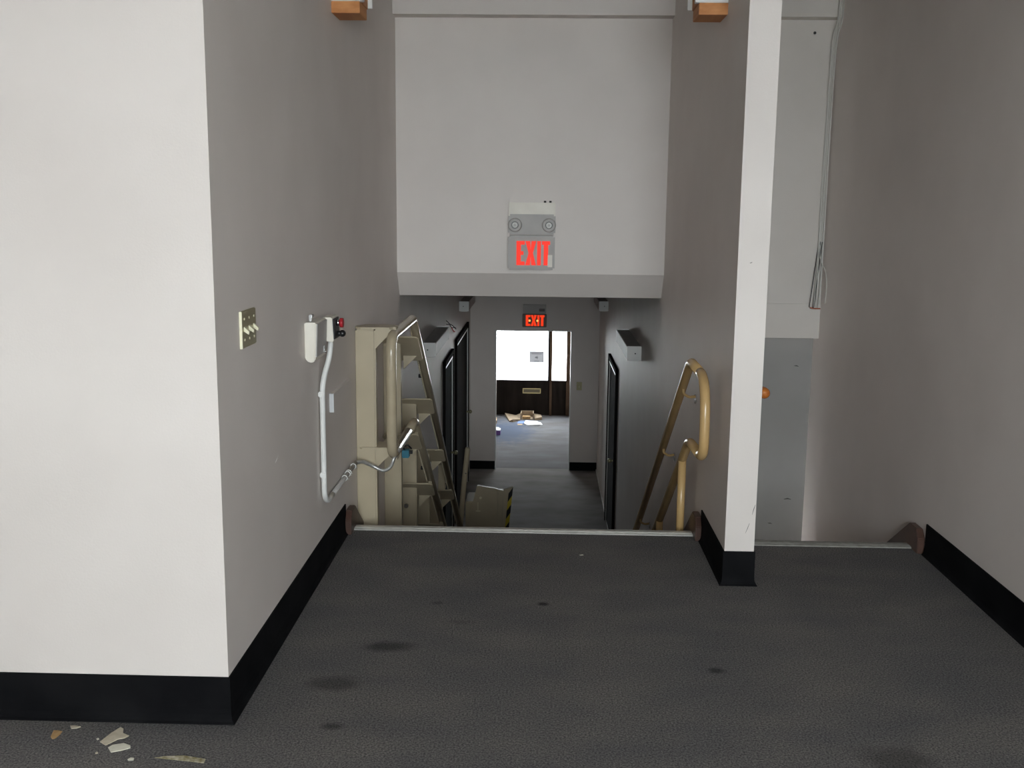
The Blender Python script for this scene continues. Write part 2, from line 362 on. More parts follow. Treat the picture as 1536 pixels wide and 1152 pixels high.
# side doors of the corridor
def side_door(name, wallx, sgn, ya, yb, ztop, label=None):
    d = B()
    c = .055
    for (a, e, z0, z1) in ((ya, ya+c, ZF, ztop), (yb-c, yb, ZF, ztop), (ya, yb, ztop-c, ztop)):
        d.box(min(wallx, wallx+sgn*.03), max(wallx, wallx+sgn*.03), a, e, z0, z1)
    o = struct(d.build(name, 'doorblack'))
    t = B(); e = .022
    for (a, f, z0, z1) in ((ya+c, ya+c+e, ZF, ztop-c), (yb-c-e, yb-c, ZF, ztop-c), (ya+c, yb-c, ztop-c-.035, ztop-c)):
        t.box(min(wallx, wallx+sgn*.02), max(wallx, wallx+sgn*.02), a, f, z0, z1)
    t.build('lit_frame_edge', 'trimwhite', o)  # light caught by the black frame, painted as white strips
    B().box(min(wallx, wallx+sgn*.008), max(wallx, wallx+sgn*.008), ya+c+e, yb-c-e, ZF+.01, ztop-c-.035).build('door_leaf', 'doorblack', o)
    k = B(); ky = yb-.16 if sgn > 0 else ya+.16
    k.cyl((wallx+sgn*.008, ky, ZF+1.0), (wallx+sgn*.05, ky, ZF+1.0), .012); k.ball((wallx+sgn*.06, ky, ZF+1.0), .026)
    k.build('door_knob', 'brass', o)
    return o
side_door('door_2', XL, 1, 10.34, 11.40, 0.115)
side_door('door_3', XL, 1, 11.80, 13.78, 0.16)
side_door('door_4', XP0, -1, 10.82, 12.08, -0.01)

# street door: dark leaf with a tall pane, sidelight, mail slot, notice
d1 = B(); yy = YF+.06
d1.box(-1.03, -.95, yy-.04, yy+.10, ZF, .02); d1.box(.185, .225, yy-.05, yy+.10, ZF, .02); d1.box(.485, .56, yy-.04, yy+.10, ZF, .02); d1.box(-1.03, .56, yy-.04, yy+.10, -.06, .02)
door1 = struct(d1.build('door_1', 'frontframe'))
lf = B(); lf.box(-.95, .185, yy-.01, yy+.035, ZF, -1.40); lf.box(-.95, -.89, yy-.01, yy+.035, -1.40, -.06); lf.box(.150, .185, yy-.01, yy+.035, -1.40, -.06); lf.box(-.89, .15, yy-.01, yy+.035, -.14, -.06)
leaf = lf.build('door_leaf', 'frontdoor', door1)
B().box(-.89, .15, yy+.008, yy+.014, -1.40, -.14).build('pane', 'glass', leaf)
sl = B(); sl.box(.225, .485, yy-.01, yy+.035, ZF, -1.40)
slp = sl.build('sidelight_panel', 'frontdoor', door1)
B().box(.225, .485, yy+.008, yy+.014, -1.40, -.06).build('pane', 'glass', slp)
m = B(); mx0, mx1, mz0, mz1 = -.302, .026, -1.637, -1.545; t = .014
m.box(mx0, mx1, yy-.022, yy-.01, mz1-t, mz1); m.box(mx0, mx1, yy-.022, yy-.01, mz0, mz0+t); m.box(mx0, mx0+t, yy-.022, yy-.01, mz0, mz1); m.box(mx1-t, mx1, yy-.022, yy-.01, mz0, mz1)
M['slotbrass'] = new_mat('slot_brass', (0.62, 0.52, 0.25), 0.35, 0.3)
mo = m.build('mail_slot', 'slotbrass', leaf)
M['slotflap'] = new_mat('slot_flap_dark', (0.10, 0.08, 0.045), 0.5)
B().box(mx0+t, mx1-t, yy-.016, yy-.0101, mz0+t, mz1-t).build('slot_flap', 'slotflap', leaf)
nt_ = thing('paper_notice', (-.06, yy, -1.05), 'sheet of paper with grey print taped inside the bright door glass', 'notice')
B().box(-.191, .076, yy+.003, yy+.006, -1.07, -.865).build('sheet', 'notice', nt_)
pr = B()
for (xa, xb, z) in ((-.165, .05, -.895), (-.15, .035, -.915), (-.10, -.01, -1.045)): pr.box(xa, xb, yy+.0015, yy+.0029, z-.004, z+.004)
for (xa, xb, za, zb) in ((-.075, -.06, -.995, -.96), (-.05, -.04, -1.01, -.95), (-.09, -.03, -.985, -.975)): pr.box(xa, xb, yy+.0015, yy+.0029, za, zb)
pr.build('printed_lines', 'ink', nt_)

# ------------------------------------------------------------------ stairs
def staircase(name, xa, xb, y, n, label, zlow, met='alu'):
    s = thing(name, ((xa+xb)/2, y, zlow), label, 'stairs')
    for k in range(n):
        z1 = -RISE*(k+1); last = k == n-1
        o = B().box(xa, xb, y-.03+RUN*k, y-.03+RUN*(k+1) + (0.0), zlow-.05, z1).build('step', 'carpet', s)
    nb = B(); nb.prism([(y-.072, 0.0), (y-.072, .005), (y-.066, .008), (y-.004, .008), (y, .004), (y, -.035), (y-.006, -.035), (y-.006, 0.0)], xa+.02, xb-.02, 'x')
    no = nb.build('nosing_strip', met, s); no['label'] = 'bare metal edge strip at the head of the stairs'
    gb = B()
    for k in range(2): gb.box(xa+.02, xb-.02, y-.060+.018*k, y-.054+.018*k, .008, .0095)
    gb.build('grip_rib', met, s)
    return s
staircase('staircase', XL+.002, XP0-.002, YN, 10, 'carpeted stairs with metal edge strip going down between the two handrails', ZF)
staircase('staircase', XP1+.002, XR-.002, YN2, 7, 'narrow carpeted stairs going down behind the white partition end', -7*RISE-.3, 'alu_dark')

# ------------------------------------------------------------------ light switch on the stair wall
def toggle_plate(root, y0, y1, z0, z1, x, n):
    B().box(x, x+.007, y0, y1, z0, z1).build('face_plate', 'brass', root, bevel=.003)
    for k in range(n):
        yc = y0+(y1-y0)*(k+.5)/n; zc = (z0+z1)/2
        tb = B(); tb.prism([(x+.007, zc-.006), (x+.022, zc-.016), (x+.024, zc-.006), (x+.007, zc+.009)], yc-.006, yc+.006, 'y')
        tb.build('toggle', 'ivory', root)
        for zz in (zc+.035, zc-.035):
            B().cyl((x+.007, yc, zz), (x+.009, yc, zz), .004, 10).build('screw', 'ivory', root)
sw = thing('light_switch', (XL, 3.43, 1.19), 'triple toggle light switch with brass plate on the stair wall', 'switch')
toggle_plate(sw, 3.342, 3.512, 1.187, 1.312, XL, 3)
B().box(XL, XL+.0085, 3.3375, 3.3425, 1.188, 1.311).build('lit_plate_edge', 'ivory', sw)  # lit near edge of the plate, painted as a pale strip
sw2 = thing('light_switch', (.565, YE, -.88), 'small single light switch beside the lit doorway', 'switch')
B().box(.527, .603, YE-.007, YE, -.87, -.75).build('face_plate', 'brass', sw2, bevel=.003)
B().prism([(YE-.007, -.816), (YE-.022, -.826), (YE-.024, -.816), (YE-.007, -.801)], .559, .571, 'x').build('toggle', 'ivory', sw2)

# ------------------------------------------------------------------ lift call station
cs = thing('call_station', (XL, 4.4, 1.01), 'off-white lift control box with red knob and key on the stair wall', 'control box')
hb = B(); x1 = XL+.052
hb.prism([(XL, 1.176), (XL+.05, 1.176), (XL+.043, 1.016), (XL+.03, 1.005), (XL+.012, 1.010), (XL, 1.022)], 4.262, 4.47, 'y')
hous = hb.build('housing', 'offwhite', cs, bevel=.004)
B().box(XL+.0465, XL+.0515, 4.268, 4.464, 1.03, 1.17, Matrix.Rotation(.045, 3, 'Y')).build('cover_plate', 'fixture_grey', cs)
b2 = B(); b2.prism([(XL+.03, 1.177), (XL+.074, 1.177), (XL+.080, 1.068), (XL+.045, 1.072), (XL+.03, 1.10)], 4.47, 4.60, 'y')
b2.build('button_box', 'offwhite', cs, bevel=.004)
B().box(XL+.076, XL+.082, 4.478, 4.592, 1.08, 1.17, Matrix.Rotation(-.05, 3, 'Y')).build('button_panel', 'black', cs)
k = B(); k.cyl((XL+.08, 4.535, 1.148), (XL+.098, 4.535, 1.148), .014); k.build('knob_stem', 'steel', cs)
k = B(); k.cyl((XL+.098, 4.535, 1.148), (XL+.112, 4.535, 1.148), .021, 20); k.build('emergency_knob', 'red', cs)
k = B(); k.cyl((XL+.08, 4.535, 1.10), (XL+.105, 4.535, 1.10), .012); k.ball((XL+.107, 4.535, 1.10), .016); k.build('key_switch', 'black', cs)
k = B(); k.box(XL+.012, XL+.022, 4.30, 4.33, 1.176, 1.198); k.box(XL+.012, XL+.026, 4.295, 4.335, 1.192, 1.206); k.build('hinge_lug', 'steel', cs, bevel=.002)
k = B(); k.box(XL+.04, XL+.052, 4.40, 4.42, 1.035, 1.06); k.cyl((XL+.05, 4.41, 1.035), (XL+.06, 4.41, 1.035), .007); k.build('latch', 'steel', cs)

# conduit from the box to the lift
cn = thing('conduit', (XL, 4.56, .3), 'white cable conduit running down the wall from the control box', 'conduit')
path = fillet([(XL+.050, 4.555, 1.065), (XL+.044, 4.55, .99), (XL+.019, 4.50, .88), (XL+.019, 4.50, .36), (XL+.019, 4.56, .318), (XL+.019, 4.68, .318)], [0, .04, .06, .05, .05, 0])
B().tube(path, .0125, 12).build('white_pipe', 'pvc', cn)
B().tube([(XL+.019, 4.66, .318), (XL+.019, 5.30, .318)], .0115, 12).build('shaded_pipe', 'pvc_shade', cn)  # shadow side of the white conduit, painted as a grey length
for y in (4.98, 5.06, 5.09, 5.22):
    tb = B(); tb.tube([(XL+.019+.0135*math.cos(a), y, .318+.0135*math.sin(a)) for a in [i*PI/8 for i in range(17)]], .0028, 6, False)
    tb.tube([(XL+.028, y, .322), (XL+.036, y+.02, .306)], .002, 5)
    tb.build('cable_tie', 'pvc', cn)
for z in (.83, .46):
    B().box(XL+.002, XL+.030, 4.485, 4.515, z-.012, z+.012).build('pipe_clip', 'pvc', cn, bevel=.004)
hp = bez([(XL+.019, 5.29, .318), (XL+.05, 5.33, .315), (XL+.10, 5.36, .285), (XL+.155, 5.36, .262), (XL+.195, 5.36, .285), (XL+.215, 5.37, .335), (XL+.235, 5.45, .36)], 10)
rr = [.0095 + (.0012 if i % 2 else 0) for i in range(len(hp))]
B().tube(hp, rr, 12).build('flexible_hose', 'galv', cn)

# shallow painted board low on the wall with its lit end painted as a white slab
wb = thing('wall_cleat', (XL, 4.95, .70), 'short grey painted wall board with lit end painted white beside the conduit', 'board')
B().box(XL, XL+.020, 4.745, 5.20, .700, .788).build('board', 'wall', wb, bevel=.001)
B().box(XL, XL+.0205, 4.741, 4.7448, .699, .789).build('lit_end', 'paper', wb)

# ------------------------------------------------------------------ inclined platform lift: posts, brackets, twin rail
lt = thing('stair_lift_track', (-.9, 7.2, ZF), 'beige steel stair lift track with posts, brackets and looped twin rails', 'lift track')
XT, RT = -.78, .027
KU, KL = (6.25, .988), (6.32, .335)
def rail_z(y, knee): return knee[1] if y <= knee[0] else knee[1]-SLOPE*(y-knee[0])
up = fillet([(XT, 6.0, KL[1]), (XT, 5.33, KL[1]+.012), (XT, 5.33, KU[1]), (XT, KU[0], KU[1]), (XT, 10.05, rail_z(10.05, KU))], [0, .10, .10, .05, 0])
i0 = next(i for i, p in enumerate(up) if p.z > .7)
loop = up
B().tube([(p.x, p.y, p.z) for p in up], RT, 18).build('upper_rail', 'beige_tube', lt)
lo = fillet([(XT, 5.9, KL[1]), (XT, KL[0], KL[1]), (XT, 9.55, rail_z(9.55, KL))], [0, .05, 0])
B().tube(lo, RT, 18).build('lower_rail', 'beige_tube', lt)
# toothed rack under each sloping rail
def rack(knee, yend):
    r = B(); L = math.hypot(1, SLOPE); n = Vector((0, -SLOPE, -1)).normalized(); y = knee[0]+.12
    a = Vector((XT, y, rail_z(y, knee))); e = Vector((XT, yend, rail_z(yend, knee))); d = (e-a).normalized()
    px = Vector((-.024, 0, 0))
    nn = int((e-a).length/.028)
    for k in range(nn):
        c = a+d*(k*.028)+px
        r.tube([c+n*.004, c+n*.016+Vector((-.003, 0, 0))], [.0075, .005], 6)
    return r.build('rack_teeth', 'beige', lt)
rk = rack(KU, 9.9); rk['kind'] = 'stuff'
rk = rack(KL, 9.3); rk['kind'] = 'stuff'
POSTY = [5.42, 6.39, 7.20, 8.05, 8.90]
def stair_floor(y):
    if y < YN: return 0
    return max(ZF, -RISE*(int((y-YN+.03)/RUN)+1))
for i, y in enumerate(POSTY):
    zt = rail_z(y, KU) + (.03 if i == 0 else -.07); zl = rail_z(y, KL) + (.03 if i == 0 else -.06)
    zt0 = zt if i == 0 else zt+.02
    zb = stair_floor(y+.06) if y < 8 else ZF
    pb = B(); hw = .054
    pb.box(-.985, -.985+2*hw, y, y+.075, zb, zt0-.002)
    po = pb.build('post', 'beige', lt, bevel=.008)
    B().box(-.985, -.985+.16, y-.03, y+.105, zb, zb+.012).build('foot_plate', 'beige', lt)
    for (zz, kn, nm) in ((zt0, KU, 'upper_bracket'), (zl, KL, 'lower_bracket')):
        tl = 0.0 if (i == 0) else -math.atan(SLOPE)
        bk = B(); yo = y-.01 if i == 0 else y-.07; ln = .15 if i == 0 else (.33 if i == 1 and kn is KU else .26)
        # plate with a half round wall end, tilted with the track below the first post
        xe = XT-.005 if i == 0 else XT+.022
        pts = [(-.870, yo), (xe-.015, yo), (xe, yo+.02), (xe, yo+ln-.02), (xe-.015, yo+ln), (-.95, yo+ln)]
        c = (-.945, yo+.055)
        arc = [(c[0]-.045*math.cos(a), c[1]-.055*math.sin(a)) for a in (-.9, -.4, 0, .4, .9, 1.4)]
        bk.prism(pts+arc, zz, zz+.010, 'z')
        if tl:
            bmesh.ops.rotate(bk.bm, verts=bk.bm.verts[:], cent=(0, yo+.03, zz), matrix=Matrix.Rotation(tl, 3, 'X'))
        bo = bk.build(nm, 'beige', lt)
        gs = B(); gs.prism([(-.877, zz), (XT-.012, zz), (XT-.012, zz-.018), (-.877, zz-.105)], y+.004, y+.014, 'y')
        if i:
            for v in gs.bm.verts: v.co.y += .145; v.co.z -= .110
        gs.build('gusset', 'beige', bo)
        if i:   # clamp saddle that carries the tube on the tilted plate
            zr = rail_z(y+.05, kn)
            B().box(XT-.014, XT+.010, y+.01, y+.10, min(zz, zr)-.03, zr-.01, Matrix.Rotation(tl, 3, 'X')).build('saddle', 'beige', bo, bevel=.004)
        else:
            B().box(XT-.012, XT+.012, y+.02, y+.11, min(zz, rail_z(y, kn)-.03)-.01, max(zz+.01, rail_z(y, kn)-.02)).build('saddle', 'beige', bo, bevel=.004)
# bolts, end stop with blue cap, limit switches on the rail
for (y, kn) in ((6.95, KU), (7.05, KL)):
    z = rail_z(y, kn)
    B().cyl((XT-.028, y, z), (XT-.048, y, z), .014, 12).build('bolt', 'black', lt)
ls = B(); ls.box(-.86, -.815, 6.30, 6.36, .10, .15); lso = ls.build('limit_switch', 'blue', lt, bevel=.004)
k = B(); k.tube([(-.845, 6.31, .15), (-.85, 6.30, .175), (-.82, 6.30, .185), (-.80, 6.31, .16)], .006, 8); k.box(-.815, -.795, 6.31, 6.34, .125, .145); k.build('switch_lever', 'black', lso)
B().cyl((-.95, 7.19, -.47), (-.95, 7.17, -.47), .016, 12).build('bolt', 'steel', lt)
# service box on the lower posts
B().box(-.90, -.84, 9.0, 9.12, -.86, -.62).build('junction_box', 'beige', lt, bevel=.006)
B().tube([(-.84, 9.02, -.66), (-.81, 9.02, -.66), (-.81, 9.02, -.80), (-.84, 9.02, -.80)], .006, 8).build('box_handle', 'steel', lt)
# lower end loop
le = fillet([(XT, 9.50, rail_z(9.50, KL)), (XT, 9.62, rail_z(9.62, KL)), (XT, 10.12, -1.86), (XT, 10.12, -1.55), (XT, 10.0, rail_z(10.0, KU))], [0, .05, .10, .08, 0])
B().tube(le, RT, 16).build('end_loop', 'beige_tube', lt)

# folded platform parked at the foot of the track
pf = thing('lift_platform', (-.45, 10.1, ZF), 'folded beige lift platform with black and yellow hazard edge at stair foot', 'lift platform')
cb = B(); cb.box(-.745, -.60, 10.25, 10.62, ZF+.12, -1.32); car = cb.build('carriage', 'beige', pf, bevel=.012)
B().box(-.628, -.618, 10.24, 10.252, -1.52, -1.33).build('carriage_slot', 'black', car)
pn = B()   # main flap: slanted outline, folded ridge, narrower outer face
P0 = [(-.610, -1.085), (-.40, -1.118), (-.42, -1.98), (-.76, -1.98), (-.722, -1.52)]
pn.prism(P0, 10.02, 10.06, 'y'); pno = pn.build('platform_panel', 'beige', pf, bevel=.006)
ps = B(); ps.prism([(-.398, -1.119), (-.348, -1.126), (-.372, -1.98), (-.418, -1.98)], 10.005, 10.05, 'y'); ps.build('hinge_strip', 'beige', pf, bevel=.004)
pe = B(); pe.prism([(-.346, -1.126), (-.248, -1.088), (-.330, -1.98), (-.370, -1.98)], 10.01, 10.055, 'y'); edge = pe.build('outer_flap', 'beige', pf, bevel=.004)
# hazard stripes on the outer edge
def haz(t): return (-.248-.082*t, -1.088-.892*t)
nst = 10
for k in range(nst):
    t0, t1 = k/nst, (k+1)/nst; a0 = haz(t0); a1 = haz(t1); wd = .046
    sk = .07
    B().prism([(a0[0]-.001, a0[1]-.004), (a1[0]-.001, a1[1]-.002), (a1[0]-wd, a1[1]-sk), (a0[0]-wd, a0[1]-sk)], 10.006, 10.0098, 'y').build('hazard_stripe', 'black' if k % 2 == 0 else 'yellow', edge)
B().cyl((-.575, 10.018, -1.21), (-.575, 10.006, -1.21), .012, 12).build('bolt', 'ivory', pno)
B().box(-.604, -.598, 10.012, 10.02, -1.34, -1.26).build('slot_edge', 'ivory', pno)
B().box(-.622, -.575, 10.012, 10.02, -1.352, -1.345).build('slot_edge', 'ivory', pno)
k = B(); k.cyl((-.585, 10.0, -1.54), (-.585, 9.98, -1.54), .02, 12); k.build('wheel', 'ivory', pf)
ar = bez([(-.815, 10.2, -1.9), (-.795, 10.2, -1.58), (-.762, 10.2, -1.18), (-.725, 10.2, -.80), (-.712, 10.2, -.735)], 8)
B().tube(ar, [.027]*(len(ar)-4)+[.026, .024, .018, .009], 14).build('safety_arm', 'beige_tube', pf)
B().cyl((-.735, 10.172, -1.0), (-.735, 10.165, -1.0), .008, 8).build('arm_bolt', 'steel', pf)

# ------------------------------------------------------------------ handrail on the partition side
hr = thing('handrail', (.78, 5.3, 0), 'tan tubular double handrail with looped end on the partition wall', 'handrail')
XH, RH = .762, .0235
HU, HL = (5.165, .905), (5.12, .505)
u = fillet([(XH, 7.95, HU[1]-SLOPE*(7.95-HU[0])), (XH, HU[0], HU[1]), (XH, 4.67, .895), (XH, 4.655, .525), (XH, HL[0], HL[1]), (XH, 7.9, HL[1]-.68*(7.9-HL[0]))], [0, .06, .20, .10, .07, 0], 10)
# split into the named runs
iu = next(i for i, p in enumerate(u) if p.y < 5.0); il = max(i for i, p in enumerate(u) if p.y < 5.05)
B().tube(u[:iu+1], RH, 16).build('upper_rail', 'tan', hr)
B().tube(u[iu:il+1], RH, 18).build('end_loop', 'tan', hr)
B().tube(u[il:], RH, 16).build('lower_rail', 'tan', hr)
for (y, zt) in ((5.33, HL[1]-.68*(5.33-HL[0])), (6.22, HL[1]-.68*(6.22-HL[0]))):
    B().cyl((XH, y, stair_floor(y)), (XH, y, zt), .021, 16).build('post', 'tan', hr)
    B().cyl((XH, y, stair_floor(y)), (XH, y, stair_floor(y)+.008), .045, 18).build('post_flange', 'tan', hr)
for y in (5.40, 6.15, 7.38):
    z = HU[1]-SLOPE*(y-HU[0])
    pth = bez([(XH, y, z-RH), (XH+.005, y+.01, z-.05), (XH+.035, y+.03, z-.072), (XP0-.006, y+.04, z-.072)], 8)
    o = B().tube(pth, .0075, 10).build('wall_bracket', 'tan', hr)
    B().cyl((XP0-.006, y+.04, z-.085), (XP0, y+.04, z-.085), .026, 16).build('bracket_plate', 'steel', o)

# wooden rail in the narrow passage
wr = thing('wooden_handrail', (XP1+.06, 4.6, .85), 'round varnished wooden handrail end behind the white partition', 'handrail')
B().tube([(XP1+.050, 4.600, .845), (XP1+.050, 4.604, .845), (XP1+.050, 4.615, .844), (XP1+.050, 4.66, .842), (XP1+.050, 4.95, .787), (XP1+.055, 5.2, .62), (XP1+.055, 6.9, .62-SLOPE*1.7)], [.008, .019, .025, .027, .027, .027, .027], 16).build('rail', 'varnish', wr)
for y in (5.3, 6.5):
    z = .62-SLOPE*(y-5.2)
    B().tube(bez([(XP1+.055, y, z-.02), (XP1+.05, y, z-.06), (XP1, y, z-.075)], 6), .007, 8).build('wall_bracket', 'brass', wr)

# ------------------------------------------------------------------ EXIT signs
def letter(ch, x, z, w_, h, st):
    """outlines of block capitals, (x, z) lower-left corner"""
    if ch == 'I': return [[(x, z), (x+w_, z), (x+w_, z+h), (x, z+h)]]
    if ch == 'E':
        q = st*.82
        return [[(x, z), (x+w_, z), (x+w_, z+q), (x+st, z+q), (x+st, z+h/2-q/2), (x+w_*.86, z+h/2-q/2), (x+w_*.86, z+h/2+q/2), (x+st, z+h/2+q/2), (x+st, z+h-q), (x+w_, z+h-q), (x+w_, z+h), (x, z+h)]]
    if ch == 'T':
        q = st*.82
        return [[(x+w_/2-st/2, z), (x+w_/2+st/2, z), (x+w_/2+st/2, z+h-q), (x+w_, z+h-q), (x+w_, z+h), (x, z+h), (x, z+h-q), (x+w_/2-st/2, z+h-q)]]
    if ch == 'X':
        c = w_/2; s_ = st*1.06; m_ = s_*.46
        return [[(x, z), (x+s_, z), (x+c, z+h*.5-h*.15), (x+w_-s_, z), (x+w_, z), (x+c+m_, z+h/2), (x+w_, z+h), (x+w_-s_, z+h), (x+c, z+h*.5+h*.15), (x+s_, z+h), (x, z+h), (x+c-m_, z+h/2)]]
def exit_letters(root, x0, x1, z0, z1, y, mat):
    W = x1-x0; st = W*.135; h = z1-z0
    lay = (('E', 0, .25), ('X', .27, .33), ('I', .63, .115), ('T', .775, .245))
    for ch, a, ww in lay:
        for pts in letter(ch, x0+W*a, z0, W*ww, h, st):
            o = B().prism(pts, y-.003, y, 'y').build('letter_' + ch.lower(), mat, root)
ex = thing('exit_sign', (-.066, YH, 1.25), 'grey exit sign with red letters and two emergency lamps on the header wall', 'exit sign')
yF = YH-.07
B().box(-.224, .090, YH-.045, YH, 1.60, 1.700).build('top_housing', 'offwhite', ex, bevel=.004)
B().box(-.226, .092, yF, YH, 1.487, 1.622).build('lamp_housing', 'fixture_grey', ex, bevel=.012)
B().box(-.226, .090, yF, YH, 1.250, 1.480).build('letter_panel', 'fixture_grey', ex, bevel=.012)
for x in (-.180, .048):
    lh = B(); lh.tube([(x, yF, 1.55), (x, yF-.018, 1.55), (x, yF-.022, 1.55)], [.047, .045, .038], 24)
    lo_ = lh.build('emergency_lamp', 'fixture_grey', ex)
    B().tube([(x, yF-.022, 1.55), (x, yF-.026, 1.55)], [.025, .023], 20).build('lamp_rim', 'black', lo_)
    k = B(); k.ball((x, yF-.024, 1.55), .020, 14, (1, .5, 1)); k.build('lens', 'lens', lo_)
    B().cyl((x, yF-.030, 1.55), (x, yF-.036, 1.55), .009, 12).build('lamp_bulb', 'fixture_grey', lo_)
exit_letters(ex, -.168, .053, 1.282, 1.444, yF, 'exit_red')
B().box(.043, .074, yF-.012, yF-.0031, 1.271, 1.352).build('tag', 'offwhite', ex, bevel=.002)
for x in (.020, .056): 
    B().tube([(x, YH-.025, 1.699), (x, YH-.025, 1.712)], .008, 8).build('wire_stub', 'black', ex)
ex2 = thing('exit_sign', (-.085, YE, .03), 'dim exit sign with glowing red letters over the lit doorway', 'exit sign')
B().box(-.245, .080, YE-.05, YE, .215, .345).build('top_housing', 'fixture_grey', ex2, bevel=.004)
M['sign_dark'] = noisy('sign_face', (0.16, 0.11, 0.09), (0.20, 0.14, 0.11), 10, 0.5)
B().box(-.252, .088, YE-.07, YE, .030, .212).build('letter_panel', 'sign_dark', ex2, bevel=.006)
exit_letters(ex2, -.205, .052, .048, .200, YE-.07, 'exit_red_far')
for x in (-.150, -.042): B().cyl((x, YE-.0735, .122), (x, YE-.078, .122), .015, 12).build('bulb_spot', 'bulb', ex2)
B().box(-.02, .06, YE-.052, YE-.05, .25, .29).build('name_plate', 'brown', ex2)

# ------------------------------------------------------------------ wall light boxes along the corridor
def light_box(sgn, y0, label):
    x = XL if sgn > 0 else XP0
    r = thing('wall_light_box', (x, y0, .43), label, 'light fixture', 'long wall light boxes in the corridor')
    a, c = sorted((x, x+sgn*.118))
    B().box(a, c, y0+.012, y0+1.22, .434, .546).build('body', 'fixture_grey', r, bevel=.004)
    for yy_ in (y0, y0+1.22): B().box(a, c, yy_, yy_+.012, .430, .550).build('end_cap', 'trimwhite', r, bevel=.002)
    B().cyl((x+sgn*.05, y0, .49), (x+sgn*.05, y0-.003, .49), .006, 8).build('screw', 'black', r)
    dif = B(); a2, c2 = sorted((x+sgn*.02, x+sgn*.098)); dif.box(a2, c2, y0+.02, y0+1.21, .424, .434); dif.build('diffuser', 'trimwhite', r)
    return r
light_box(1, 8.50, 'long grey wall light box with pale end behind the lift rails')
light_box(-1, 8.45, 'long grey wall light box with pale end above the tan handrail')
light_box(1, 12.45, 'small distant wall light box high up next to the black double door')
light_box(-1, 12.70, 'small distant wall light box high up across from the far black double door')
# loose wires at the end of the light box
wv = thing('loose_wires', (XL, 10.75, .42), 'thin loose dark wires with red tip hanging from corridor wall', 'wires')
B().tube(bez([(XL, 10.72, .50), (XL+.03, 10.74, .47), (XL+.05, 10.8, .42), (XL+.09, 10.86, .41)], 6), .004, 6).build('wire', 'cable_k', wv)
B().tube(bez([(XL, 10.74, .46), (XL+.05, 10.78, .45), (XL+.10, 10.80, .40)], 6), .004, 6).build('wire', 'cable_k', wv)
B().tube(bez([(XL+.05, 10.8, .42), (XL+.07, 10.82, .38), (XL+.085, 10.82, .37)], 6), .005, 6).build('wire', 'red', wv)

# ------------------------------------------------------------------ cut wooden stubs near the ceiling of the stairwell
def stub(x, sgn, label):
    r = thing('wooden_beam_stub', (x, 5.05, 2.54), label, 'beam stub', 'cut beam stubs')
    def bx(xa, xb, y0, y1, z0, z1, nm, mt, bev=.002):
        a, c = sorted((x+sgn*xa, x+sgn*xb)); return B().box(a, c, y0, y1, z0, z1).build(nm, mt, r, bevel=bev)
    bx(0, .132, 4.955, 5.15, 2.540, 2.592, 'block', 'wood')
    bx(.010, .136, 4.99, 5.16, 2.592, 2.66, 'upper_block', 'wood')
    bx(0, .150, 4.95, 4.985, 2.592, 2.80, 'drywall_edge', 'trimwhite')
    bx(0, .157, 5.16, 5.18, 2.598, 2.80, 'drywall_back', 'trimwhite')
    bx(0, .140, 4.985, 5.16, 2.66, 2.80, 'drywall_fill', 'wall')
    return r
stub(XL, 1, 'raw orange wooden beam stub on the stair wall above the control box')
stub(XP0, -1, 'raw orange wooden beam stub on the partition wall above the tan handrail')

# ------------------------------------------------------------------ cable bundle hanging in the passage corner
cb_ = thing('cable_bundle', (1.87, 7.02, 1.0), 'bundle of thin white and black cables hanging in passage corner', 'cables')
rnd = random.Random(3)
for k in range(9):
    ox, oy = 1.866+.0100*(k % 4), YH-.012-.010*(k//4)
    dark = k in (0, 1, 6)
    spread = [-.036, -.022, -.016, -.008, -.010, .0, -.030, -.004, .004][k]
    endz = [1.02, 1.012, 1.03, 1.015, 1.02, 1.06, 1.015, 1.03, 1.02][k]
    low = [(ox-.003, oy, 1.40), (ox-.004+spread*.55, oy-.02, 1.22), (ox-.008+spread, oy-.025, endz)]
    if k == 5: low = [(ox-.003, oy, 1.40), (1.897, oy-.09, 1.26), (1.899, oy-.13, 1.16), (1.890, oy-.15, 1.06)]
    if not dark:
        low = [(ox+.006, oy-.125, 3.29), (ox+.006, oy-.118, 2.90), (ox+.004, oy-.02, 2.74), (ox+rnd.uniform(-.004, .003), oy, 2.2), (ox+rnd.uniform(-.004, .003), oy, 1.8)] + low
    else:
        low = [(ox, oy-.012, 1.46)] + low
    B().tube(bez(low, 8), .0027, 7).build('cable', 'cable_k' if dark else 'cable_w', cb_)
B().tube(bez([(1.825, YH-.045, 1.018), (1.85, YH-.05, 1.012), (1.892, YH-.06, 1.012)], 6), .0045, 6).build('tie_wire', 'copper', cb_)

# scuffs and pencil marks on the walls
M['scuff'] = new_mat('scuff', (0.10, 0.095, 0.09), 0.7)
M['scuff_pale'] = new_mat('scuff_pale', (0.80, 0.78, 0.74), 0.7)
def scuff(wall, pts, th, ax, mat='scuff'):
    w_ = bpy.data.objects[wall]
    B().tube(pts, [th*.4]+[th]*(len(pts)-2)+[th*.3], 5).build('scuff_mark', mat, w_)
scuff('wall_partition', [(.964, YP, .373), (.9575, YP, .352), (.952, YP, .327)], .0016, 'y')
scuff('wall_partition', [(.942, YP, .287), (.935, YP, .265), (.926, YP, .241)], .0013, 'y')
scuff('wall_partition', [(.888, YP, 1.437), (.893, YP, 1.4375), (.899, YP, 1.441)], .0015, 'y')
scuff('wall_passage_lower', [(1.785, 7.2, .592), (1.80, 7.2, .592), (1.815, 7.2, .588)], .004, 'y')
scuff('wall_passage_lower', [(1.765, 7.2, -.376), (1.79, 7.2, -.372), (1.815, 7.2, -.377)], .005, 'y')
